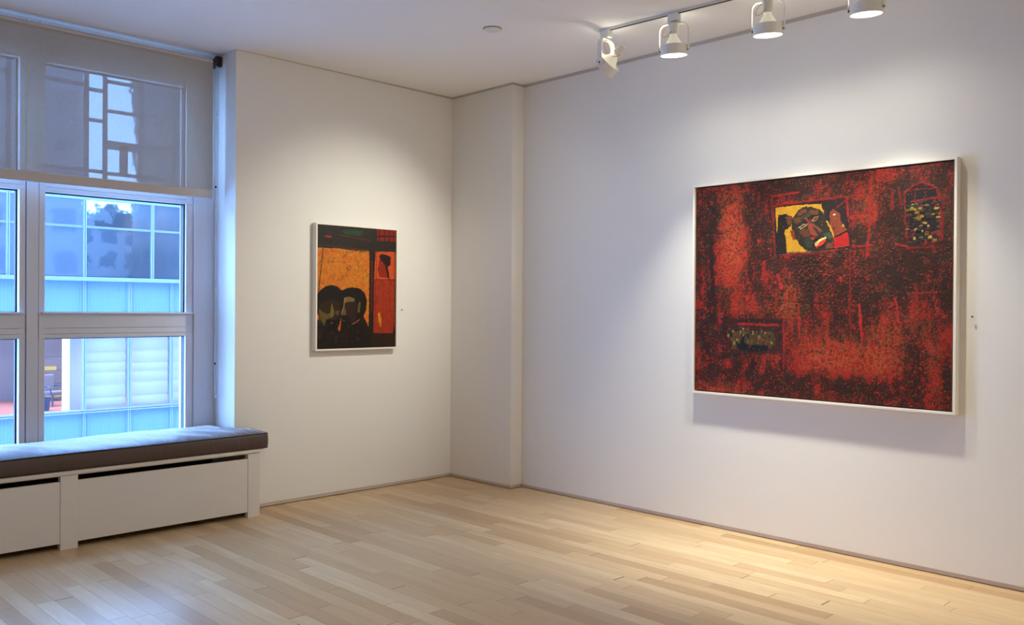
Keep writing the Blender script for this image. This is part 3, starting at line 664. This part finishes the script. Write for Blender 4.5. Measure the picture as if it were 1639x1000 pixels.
for k in range(7):                                            # a dark scrawl in the lower right corner, too rough to read
    x_ = .925+.0098*k; mk = linedist(U*cw, Wv*chh, [((x_+.001*(k % 3))*cw, .018*chh), ((x_+.003)*cw, .036*chh)]) < .0016; img[mk] = L3((44, 20, 14))
img *= BIG_GAIN
canvas_object('canvas', paint_mat('thick_red_paint', .40, .6), tb, w, h, img, hgt-hgt.min(), .0022, lambda U, W, h_: np.stack([a0+(a1-a0)*U, -(BD-.009)-.0005-h_, c0+(c1-c0)*W], 1))

# the small painting on the back wall
SW, SH, SD = 1.3072-.5838, 1.9825-1.0655, .052
ts, (a2, a3, c2, c3) = painting('small painting of two dark figures on orange in a white frame', (-(1.3072+.5838)/2, 0, 1.0655), 0, SW, SH, SD, .0120, .0030)
w, h = 290, 370; cw, chh = a3-a2, c3-c2
fine = fbm(w, h, 60, 76, 105, 3, .75); med = fbm(w, h, 18, 22, 141, 4, .65)
img = np.ones((h, w, 3), np.float32)*L3((36, 28, 22)); hgt = fine*.8+med*.5
paint_layers(img, hgt, w, h, cw, chh, SMALL_POLYS[:4], [], .008, 150)
U, Wv = np.meshgrid(np.linspace(0, 1, w, dtype=np.float32), np.linspace(0, 1, h, dtype=np.float32))
om = inpoly(U, Wv, SMALL_POLYS[3][0])
sp = np.clip((fbm(w, h, 30, 34, 171, 4, .75)-.54)*8, 0, 1)*om*np.clip(.45+.9*np.exp(-((U-.45)/.35)**2-((Wv-.70)/.13)**2), 0, 1)
img = img*(1-.62*sp[..., None])+L3((86, 62, 28))*.62*sp[..., None]
yl = np.clip((fine-.50)*4, 0, 1)*om; img = img*(1-.5*yl[..., None])+L3((216, 148, 44))*.5*yl[..., None]
rd = np.clip((med-.50)*5, 0, 1)*om; img = img*(1-.4*rd[..., None])+L3((196, 78, 26))*.4*rd[..., None]
paint_layers(img, hgt, w, h, cw, chh, SMALL_POLYS[4:7], [], .004, 160)
lo = inpoly(U, Wv, SMALL_POLYS[6][0])
st_ = np.clip((np.sin(U*cw*2*PI/.0185)-.35)*3, 0, 1)*lo; img = img*(1-.72*st_[..., None])+L3((44, 20, 14))*.72*st_[..., None]
sc = np.clip((fbm(w, h, 50, 26, 191, 3, .7)-.52)*7, 0, 1)*lo; img = img*(1-.5*sc[..., None])+L3((92, 48, 24))*.5*sc[..., None]
bd = np.clip((fbm(w, h, 30, 40, 201, 3, .7)-.60)*8, 0, 1)
paint_layers(img, hgt, w, h, cw, chh, SMALL_POLYS[7:], SMALL_LINES, .006, 170, 1.0, .9)
bod = inpoly(U, Wv, [(0, 0), (.70, 0), (.66, .12), (.55, .25), (.40, .2), (.2, .2), (0, .25)])
bd = bd*bod; img = img*(1-.5*bd[..., None])+L3((78, 44, 26))*.5*bd[..., None]
img *= SMALL_GAIN
canvas_object('canvas', paint_mat('dark_orange_paint', .45, .35), ts, w, h, img, hgt-hgt.min(), .0010, lambda U, W, h_: np.stack([a2+(a3-a2)*U, -(SD-.009)-.0005-h_, c2+(c3-c2)*W], 1))

# small black pins beside the paintings
def pin(label, loc, rotz):
    t = thing('wall_pin', label, 'pin', loc, None, rotz)
    m = MB(); m.lathe([(.0009, 0), (.0009, .016)], 8, Matrix.Rotation(PI/2, 4, 'X'), True, True); m.build('shaft', M['steel'], t)
    m = MB(); m.lathe([(.0005, .014), (.0042, .015), (.0050, .018), (.0040, .021), (.0006, .0225)], 14, Matrix.Rotation(PI/2, 4, 'X'), True, True); m.build('head', M['black'], t, smooth=True)
pin('tiny black pin in the wall right of the small painting', (-.5155, 0, 1.362), 0)
pin('tiny black pin in the wall right of the large red painting', (D, -3.957, 1.353), -PI/2)

# round blank cover on the ceiling
t = thing('ceiling_cover_plate', 'small round white cover plate on the ceiling', 'cover plate', (-.995, -1.54, H))
m = MB(); m.lathe([(.054, 0), (.054, -.006), (.050, -.010), (.012, -.011)], 40, None, False, True); m.build('plate', M['lampw'], t)
m = MB(); m.lathe([(.057, 0), (.057, -.002), (.054, -.002)], 40, None, False, False); m.build('rim', M['slot'], t)

# ------------------------------------------------------------------ track and spotlights
TA, TB_ = Vector((-.507, -2.012, H)), Vector((-.507+.0656*4.6, -2.012-4.6, H))
tdir = (TB_-TA).normalized(); tang = math.atan2(tdir.y, tdir.x)
tr = thing('light_track', 'white ceiling track carrying the spotlights along the right wall', 'light track', TA, None, tang)
m = MB(); ln = (TB_-TA).length
m.box(0, ln, -.015, -.0095, -.0145, 0); m.box(0, ln, .0095, .015, -.0145, 0); m.box(0, ln, -.0095, .0095, -.004, 0); m.build('rail', M['track'], tr, .001)
m = MB(); m.box(0.004, ln-.004, -.0094, .0094, -.0138, -.0041); m.build('slot', M['slot'], tr)
m = MB(); m.box(-.012, 0, -.016, .016, -.0155, 0); m.build('end_cap', M['track'], tr, .001)
def spotlight(label, s, yaw, tilt, light_yaw, light_tilt, power, size, spill):
    p = TA + tdir*s; p.z = H-.0205
    t = thing('track_spotlight', label, 'spotlight', p, 'spotlights on the ceiling track', yaw)
    m = MB(); m.box(-.033, .033, -.021, .021, -.038, .0055); ad = m.build('adapter', M['lampw'], t, .003); ad.rotation_euler = (0, 0, tang-yaw)
    m = MB(); m.lathe([(.009, -.052), (.009, -.038)], 14, None, True, True); m.build('swivel_stem', M['steel'], t)
    R_, yh, zt, zb, rc_ = .0855, 0, -.050, -.212, .040
    path = [(0, -R_, zb), (0, -R_, zt-rc_)] + [(0, -R_+rc_-rc_*math.cos(a), zt-rc_+rc_*math.sin(a)) for a in [PI/2*k/6 for k in range(1, 7)]]
    path += [(0, -x[1], x[2]) for x in path[::-1]]
    m = MB(); m.tube(path, 0, sect=[(-.0017, -.0155), (.0017, -.0155), (.0017, .0155), (-.0017, .0155)]); m.build('yoke', M['lampw'], t)
    hd = bpy.data.objects.new('lamp_head', None)
    mh = Matrix.Translation((0, 0, -.204)) @ Matrix.Rotation(-tilt, 4, 'Y')
    def part(m, name, mat, smooth=False, bevel=0):
        for v in m.bm.verts: v.co = mh @ v.co
        return m.build(name, mat, t, bevel, smooth)
    m = MB(); m.lathe([(.0740, -.028), (.0775, -.029), (.0775, .030), (.0740, .029), (.0740, -.028)], 48); part(m, 'lamp_ring', M['lampw'], False)
    m = MB(); m.lathe([(.0735, -.014), (.0735, -.0255), (.068, -.0275), (.040, -.029), (.004, -.0295)], 40, None, False, True); bulbf = part(m, 'lamp_lens', M['lampface'], True)
    m = MB(); m.lathe([(.0730, -.004), (.0700, .006), (.056, .026), (.040, .050), (.029, .068), (.024, .074), (.020, .078), (.020, .094)], 40); part(m, 'bulb', M['lampglass'], True)
    m = MB(); m.lathe([(.005, .074), (.016, .075), (.0165, .090), (.005, .091)], 20, None, True, True); part(m, 'bulb_neck', M['lampface'], True)
    m = MB(); m.lathe([(.024, .090), (.0285, .092), (.0285, .150), (.026, .156), (.004, .157)], 28, None, True, True); part(m, 'socket', M['lampw'], False)
    for s_ in (-1, 1):
        m = MB(); m.lathe([(.006, 0), (.006, .010), (.003, .011)], 12, Matrix.Translation((0, s_*.0775, 0)) @ Matrix.Rotation(-s_*PI/2, 4, 'X'), True, True); part(m, 'pivot_screw', M['black'])
    e0 = Vector((-.004, .010, -.054)); e1 = mh @ Vector((-.029, .006, .105)); e2 = mh @ Vector((-.03, .075, .03)); e3 = Vector((-.006, .085, -.075))
    pts = []
    for k in range(15):
        u = k/14; pts.append(e0*(1-u)**3+e3*3*u*(1-u)**2+e2*3*u*u*(1-u)+e1*u**3)
    m = MB(); m.tube(pts, .0022, 6); m.build('wire', M['wire'], t, smooth=True)
    # the beam: a tight core and the wide spill around it
    pos = Matrix.Translation(p) @ Matrix.Rotation(yaw, 4, 'Z') @ mh @ Vector((0, 0, -.05))
    for nm, tl, pw, sz in (('spot_beam', light_tilt, power, size), ('spot_spill', spill[1], spill[0], spill[2])):
        ld = bpy.data.lights.new(nm, 'SPOT'); ld.energy = pw; ld.color = WARM; ld.spot_size = sz; ld.spot_blend = 1.0; ld.shadow_soft_size = .035
        lo_ = bpy.data.objects.new(nm, ld); col.objects.link(lo_)
        dr = Vector((math.sin(tl)*math.cos(light_yaw), math.sin(tl)*math.sin(light_yaw), -math.cos(tl)))
        lo_.location = pos; lo_.rotation_euler = dr.to_track_quat('-Z', 'Y').to_euler()
    # light escaping at the neck of the bulb, between reflector and socket
    pd = bpy.data.lights.new('neck_glow', 'POINT'); pd.energy = NECK; pd.color = WARM; pd.shadow_soft_size = .012
    po = bpy.data.objects.new('neck_glow', pd); col.objects.link(po); po.location = Matrix.Translation(p) @ Matrix.Rotation(yaw, 4, 'Z') @ mh @ Vector((.027, .010, .086))
    return t
# name, place along the track, lamp yaw / tilt, beam yaw / tilt, power, cone
for a in SPOTS: spotlight(*a)
# added fill spots with no fixture, unseen, to raise the room's ambient light
for (x, y, tx, ty, tz, pw, sz) in FILL_SPOTS:
    ld = bpy.data.lights.new('fill_spot', 'SPOT'); ld.energy = pw; ld.color = WARM; ld.spot_size = sz; ld.spot_blend = 1; ld.shadow_soft_size = .06
    o = bpy.data.objects.new('fill_spot', ld); col.objects.link(o); o.location = (x, y, 2.86)
    o.rotation_euler = (Vector((tx, ty, tz))-o.location).to_track_quat('-Z', 'Y').to_euler()
# ------------------------------------------------------------------ across the street
YF = 22.0
M['spandrel'] = plain('blue_spandrel', (132, 160, 182), .35, var=.05, scale=.6)
_nt = M['spandrel'].node_tree; _s = nd(_nt, 'ShaderNodeSeparateXYZ'); _nt.links.new(obco(_nt), _s.inputs[0])
bump(_nt, _nt.nodes['Principled BSDF'], mth(_nt, 'SINE', mth(_nt, 'MULTIPLY', _s.outputs[0], 70)), .22, .02)   # upright ribs
M['fmetal'] = plain('facade_metal', (160, 172, 188), .4, var=.03, scale=1)
M['fdark'] = plain('facade_dark_metal', (70, 80, 94), .5)  # dark grey metal of the upper-storey bars and the bookshelf
M['office_wall'] = plain('office_wall', (226, 222, 222), .8)
M['office_back'] = plain('office_back_wall', (128, 128, 142), .8)
M['office_floor'] = plain('office_carpet', (150, 104, 104), .9)
M['blind'] = plain('pale_blind', (240, 234, 232), .6, var=.02)
_nt = M['blind'].node_tree; _b = _nt.nodes['Principled BSDF']; _t = nd(_nt, 'ShaderNodeBsdfTranslucent'); _t.inputs[0].default_value = (.8, .78, .76, 1)
_m = nd(_nt, 'ShaderNodeMixShader'); _m.inputs[0].default_value = .35; _nt.links.new(_b.outputs[0], _m.inputs[1]); _nt.links.new(_t.outputs[0], _m.inputs[2]); _nt.links.new(_m.outputs[0], _nt.nodes['Material Output'].inputs[0])
M['street'] = plain('street', (188, 190, 196), .8)
M['officefill'] = emis('office_fill_glow', (255, 240, 226), OFFICE)
def windowed(name, wall, win, sx, sz):
    m, nt, b = new_mat(name); o = obco(nt); s = nd(nt, 'ShaderNodeSeparateXYZ'); nt.links.new(o, s.inputs[0])
    hx = mth(nt, 'FRACT', mth(nt, 'DIVIDE', mth(nt, 'ADD', s.outputs[0], s.outputs[1]), sx)); hz = mth(nt, 'FRACT', mth(nt, 'DIVIDE', s.outputs[2], sz))
    k = mth(nt, 'MULTIPLY', mth(nt, 'GREATER_THAN', hx, .35), mth(nt, 'GREATER_THAN', hz, .45))
    nt.links.new(mixc(nt, k, lin(wall), lin(win)), b.inputs['Base Color']); b.inputs['Roughness'].default_value = .5
    return m
M['stone'] = windowed('stone_block', (120, 120, 124), (42, 46, 56), 2.6, 3.6)
M['darkblock'] = windowed('dark_block', (120, 122, 131), (100, 105, 115), 1.7, 2.1)
M['brickblock'] = windowed('low_block', (196, 196, 200), (140, 146, 158), 1.9, 1.7)
M['roofblock'] = plain('roof_block', (96, 98, 104), .7)
off = thing('office_building', 'glass fronted office building across the street with pale blue panels', 'building', (6, YF, -12))
def OB(x0, x1, y0, y1, z0, z1, m=None): return (m or MB()).box(x0-6, x1-6, y0-YF, y1-YF, z0+12, z1+12)
XA, XB = -3.2, 19
OB(XA, XB, YF+.3, YF+6, -2.15, -1.84).build('floor_slab', M['office_floor'], off)
OB(XA, XB, YF+.3, YF+6, .78, 1.9).build('floor_slab', M['office_wall'], off)
OB(XA, XB, YF+6, YF+6.3, -12, 9.4).build('back_wall', M['office_back'], off)
OB(XB, 44, YF+.05, YF+6.3, -12, 9.4).build('side_wall', M['spandrel'], off)
OB(XA, XB, YF+.08, YF+6, -12, -3.2).build('lower_wall', M['spandrel'], off)
OB(XA, XB, YF+.25, YF+6, 1.9, 9.4).build('upper_core', M['darkblock'], off)
OB(XA, XB, YF-.1, YF+6.3, 9.4, 9.7).build('parapet', M['fmetal'], off)
OB(4.36, 4.76, YF+.55, YF+1.27, -1.84, .78).build('column', M['office_wall'], off)
OB(1.0, 9.0, YF+1.6, YF+3.6, .72, .775).build('fill_panel', M['officefill'], off)  # added glowing panel, out of sight, to brighten the office and blinds
xs0 = [4.57+1.313*k for k in range(-6, 11)]
for a, b in zip(xs0, xs0[1:]):
    OB(a+.036, b-.036, YF, YF+.02, -1.70, .74).build('pane', M['facglass'], off)
    OB(a+.036, b-.036, YF, YF+.05, -3.20, -1.80).build('spandrel_panel', M['spandrel'], off)
    OB(a+.036, b-.036, YF, YF+.05, .80, 2.12).build('spandrel_panel', M['spandrel'], off)
for a in xs0:
    m = OB(a-.036, a-.008, YF-.05, YF+.12, -3.2, 2.12); OB(a+.008, a+.036, YF-.05, YF+.12, -3.2, 2.12, m); OB(a-.02, a+.02, YF-.02, YF+.12, -3.2, 2.12, m); m.build('mullion', M['fmetal'], off)
for z0, z1, dp in ((-1.80, -1.765, .10), (-1.745, -1.70, .06), (.74, .80, .06), (2.10, 2.22, .16)):
    OB(XA, XB, YF-dp, YF+.1, z0, z1).build('sill', M['fmetal'], off)
xs1 = [-1.6, -.6, .53, 2.53, 4.57, 6.57, 7.60, 9.6, 11.6, 12.6, 14.6, 16.6]
for a, b in zip(xs1, xs1[1:]):
    OB(a+.042, b-.042, YF, YF+.03, 2.24, 3.67).build('pane', M['mirror'], off)
    OB(a+.042, b-.042, YF, YF+.03, 3.73, 4.50).build('pane', M['mirror'], off)
for a in xs1:
    m = OB(a-.042, a-.008, YF-.06, YF+.1, 2.22, 4.56); OB(a+.008, a+.042, YF-.06, YF+.1, 2.22, 4.56, m); m.build('mullion', M['fmetal'], off)
for z0, z1 in ((3.67, 3.695), (3.705, 3.73), (4.50, 4.60), (4.78, 4.86)): OB(XA, XB, YF-.05, YF+.1, z0, z1).build('transom', M['fmetal'], off)
# the storey above, with an uneven grid of dark bars
cell = [(2.53, 4.61, (5.37, 7.9)), (4.61, 5.14, (5.37, 6.88, 7.78)), (5.14, 6.22, (5.34, 6.28, 7.22, 8.1)), (6.22, 7.3, (5.34, 6.3, 7.3)), (7.3, 9.3, (5.37, 7.9))]
for sh_ in (-6.77, 0, 6.77):
    for a, b, zs in cell:
        zz = (4.86,)+zs+(9.2,)
        for z0, z1 in zip(zz, zz[1:]): OB(a+sh_+.05, b+sh_-.05, YF, YF+.03, z0+.045, z1-.045).build('pane', M['mirror'], off)
        m = OB(b+sh_-.06, b+sh_+.06, YF-.04, YF+.1, 4.86, 9.2)
        for z in zs: OB(a+sh_, b+sh_, YF-.03, YF+.1, z-.05, z+.05, m)
        m.build('dark_frame', M['fdark'], off)
m = OB(5.58, 5.80, YF-.05, YF+.1, 5.39, 6.23); OB(5.14, 6.2, YF-.05, YF+.1, 6.08, 6.23, m); m.build('dark_frame', M['fdark'], off)
OB(XA, XB, YF-.02, YF+.25, 9.2, 9.4).build('spandrel_panel', M['spandrel'], off)
# pale blinds behind the lower windows
for k in range(6, 12):
    a, b = xs0[k], xs0[k+1]
    t = thing('window_blind', 'pale folded blind hanging behind an office window across the street', 'blind', ((a+b)/2, YF+.14, -1.70), 'pale blinds in the office windows')
    m = MB(); pr = []
    for q in range(49):
        z = 2.42*q/48; f = ((z+.05*math.sin(z*5+k))/.34) % 1.0; pr.append((-.035*abs(math.sin(PI*f))**.7, z))
    poly = pr+[(.02, 2.42), (.02, 0)]
    m.prism(poly, 0, -(b-a)/2+.09+.03*(k % 2), (b-a)/2-.06); m.build('cloth', M['blind'], t)
    m = MB(); m.box(-(b-a)/2+.06, (b-a)/2-.06, -.02, .03, 2.42, 2.47); m.build('head_rail', M['fmetal'], t)
# office chair, bin and shelf behind the clear pane
M['chair'] = plain('blue_grey_cloth', (96, 104, 130), .8); M['shelfy'] = plain('yellow_box', (150, 142, 66), .6); M['bin'] = plain('blue_bin', (52, 74, 120), .5)
ch = thing('office_chair', 'blue grey armchair behind the clear office window across the street', 'chair', (4.60, YF+2.9, -1.84), None, .5)
m = MB(); m.box(-.27, .27, -.25, .25, .36, .48); m.build('seat', M['chair'], ch, .03)
m = MB(); m.box(-.27, .27, .20, .30, .45, 1.0); m.build('backrest', M['chair'], ch, .03)
for s_ in (-1, 1):
    m = MB(); m.tube([(s_*.27, .24, .62), (s_*.30, -.1, .66), (s_*.30, -.2, .60), (s_*.27, -.2, .40)], .022, 8); m.build('armrest', M['bin'], ch)
    for q in (-1, 1):
        m = MB(); m.tube([(s_*.22, q*.2, .38), (s_*.27, q*.25, 0)], .02, 8); m.build('leg', M['bin'], ch)
t = thing('waste_bin', 'small blue bin beside the armchair in the office across the street', 'bin', (4.02, YF+1.75, -1.84))
m = MB(); m.lathe([(.13, 0), (.17, .40), (.16, .40), (.12, .02)], 20, None, True, True); m.build('tub', M['bin'], t)
m = MB(); m.lathe([(.172, .385), (.180, .39), (.180, .405), (.168, .405)], 20); m.build('rim', M['bin'], t)
t = thing('bookshelf', 'open shelf standing by the wall in the office across the street', 'shelf', (4.75, YF+4.6, -1.84))
for x in (-.75, .72):
    m = MB(); m.box(x, x+.04, -.18, .18, 0, 2.1); m.build('side_panel', M['fdark'], t)
for z in (.1, .55, 1.0, 1.45, 2.06):
    m = MB(); m.box(-.75, .76, -.18, .18, z, z+.04); m.build('shelf_board', M['fdark'], t)
for k, (x, z, w_, h_) in enumerate(((-.6, .59, .5, .18), (-.05, 1.04, .5, .12), (-.62, 1.49, .55, .16), (.1, .14, .5, .22))):
    t2 = thing('storage_box', ['yellow box on the second shelf of the office bookshelf', 'flat yellow box on the middle shelf of the office bookshelf', 'yellow box on the highest filled shelf of the office bookshelf', 'yellow box on the lowest shelf of the office bookshelf'][k], 'box', (4.75+x+w_/2, YF+4.6, -1.84+z), 'boxes on the office bookshelf')
    m = MB(); m.box(-w_/2, w_/2, -.14, .14, 0, h_); m.build('carton', M['shelfy'], t2, .005)
    m = MB(); m.box(-w_/2-.004, w_/2+.004, -.144, .144, h_-.03, h_+.004); m.build('lid', M['shelfy'], t2)

# the near side of the street, seen mirrored in the upper panes
m = MB(); m.box(-34, 44, -60, YF+12, -12.4, -12); st(m, 'ground', M['street'], 'street surface far below the window', 'ground')
m = MB(); m.box(-30, XL-.2, -14, .46, -12, 30).box(D+.3, 11.85, -14, .46, -12, 30).box(XL-.2, D+.3, -14, .46, H+.2, 30).box(XL-.2, D+.3, -14, .46, -12, -.12)
m.box(XL-.2, D+.3, -14, YB-.2, -.12, H+.2); st(m, 'wall_outside', M['darkblock'], 'outside walls of the building the gallery is in', 'wall')
def block(label, mat, boxes):
    t = thing('neighbour_building', label, 'building', (boxes[0][0], boxes[0][2], -12))
    for k, b in enumerate(boxes):
        m = MB(); m.box(b[0]-boxes[0][0], b[1]-boxes[0][0], b[2]-boxes[0][2], b[3]-boxes[0][2], b[4]+12, b[5]+12); m.build('storey_block' if k == 0 else 'roof_block', mat if k == 0 else M['roofblock'], t)
block('tall dark building on the near side, mirrored right of the bright sky', M['darkblock'], [(18.2, 44, -9.6, .4, -12, 30)])
block('low pale building on the near side, mirrored under the bright sky', M['brickblock'], [(11.9, 44, -40, -15, -12, 6.85), (18.95, 21.7, -22, -15.2, 6.85, 8.15), (17.8, 18.95, -22, -15.2, 6.85, 7.35), (19.6, 20.2, -20, -18, 8.15, 8.8)])
# clear out any empty part lists
# ------------------------------------------------------------------ sky
wd = bpy.data.worlds.new('overcast_sky'); scene.world = wd; wd.use_nodes = True
bg = wd.node_tree.nodes['Background']; bg.inputs[0].default_value = (*SKY, 1); bg.inputs[1].default_value = SKYS
# ------------------------------------------------------------------ camera
cam = bpy.data.cameras.new('camera'); co = bpy.data.objects.new('camera', cam); col.objects.link(co)
cam.sensor_width = 36; cam.lens = 1419.31/1639*36; cam.clip_end = 300
yaw, pitch, roll = .7751, -.0048, .0067
fw = Vector((math.sin(yaw)*math.cos(pitch), math.cos(yaw)*math.cos(pitch), math.sin(pitch)))
ri = Vector((math.cos(yaw), -math.sin(yaw), 0)); up = ri.cross(fw)
r2 = math.cos(roll)*ri+math.sin(roll)*up; u2 = -math.sin(roll)*ri+math.cos(roll)*up
mw = Matrix(((r2.x, u2.x, -fw.x, -4.7284), (r2.y, u2.y, -fw.y, -5.5412), (r2.z, u2.z, -fw.z, 1.3801), (0, 0, 0, 1)))
co.matrix_world = mw; scene.camera = co
# ------------------------------------------------------------------ look
vs = scene.view_settings; vs.view_transform = 'Standard'; vs.look = 'None'; vs.gamma = 1; vs.use_curve_mapping = False; vs.exposure = EXPO
scene.cycles.use_denoising = True; scene.cycles.max_bounces = 14; scene.cycles.diffuse_bounces = 6; scene.cycles.transparent_max_bounces = 16; scene.cycles.glossy_bounces = 5
scene.cycles.sample_clamp_indirect = 6; scene.cycles.blur_glossy = .5; scene.cycles.caustics_reflective = False; scene.cycles.caustics_refractive = False
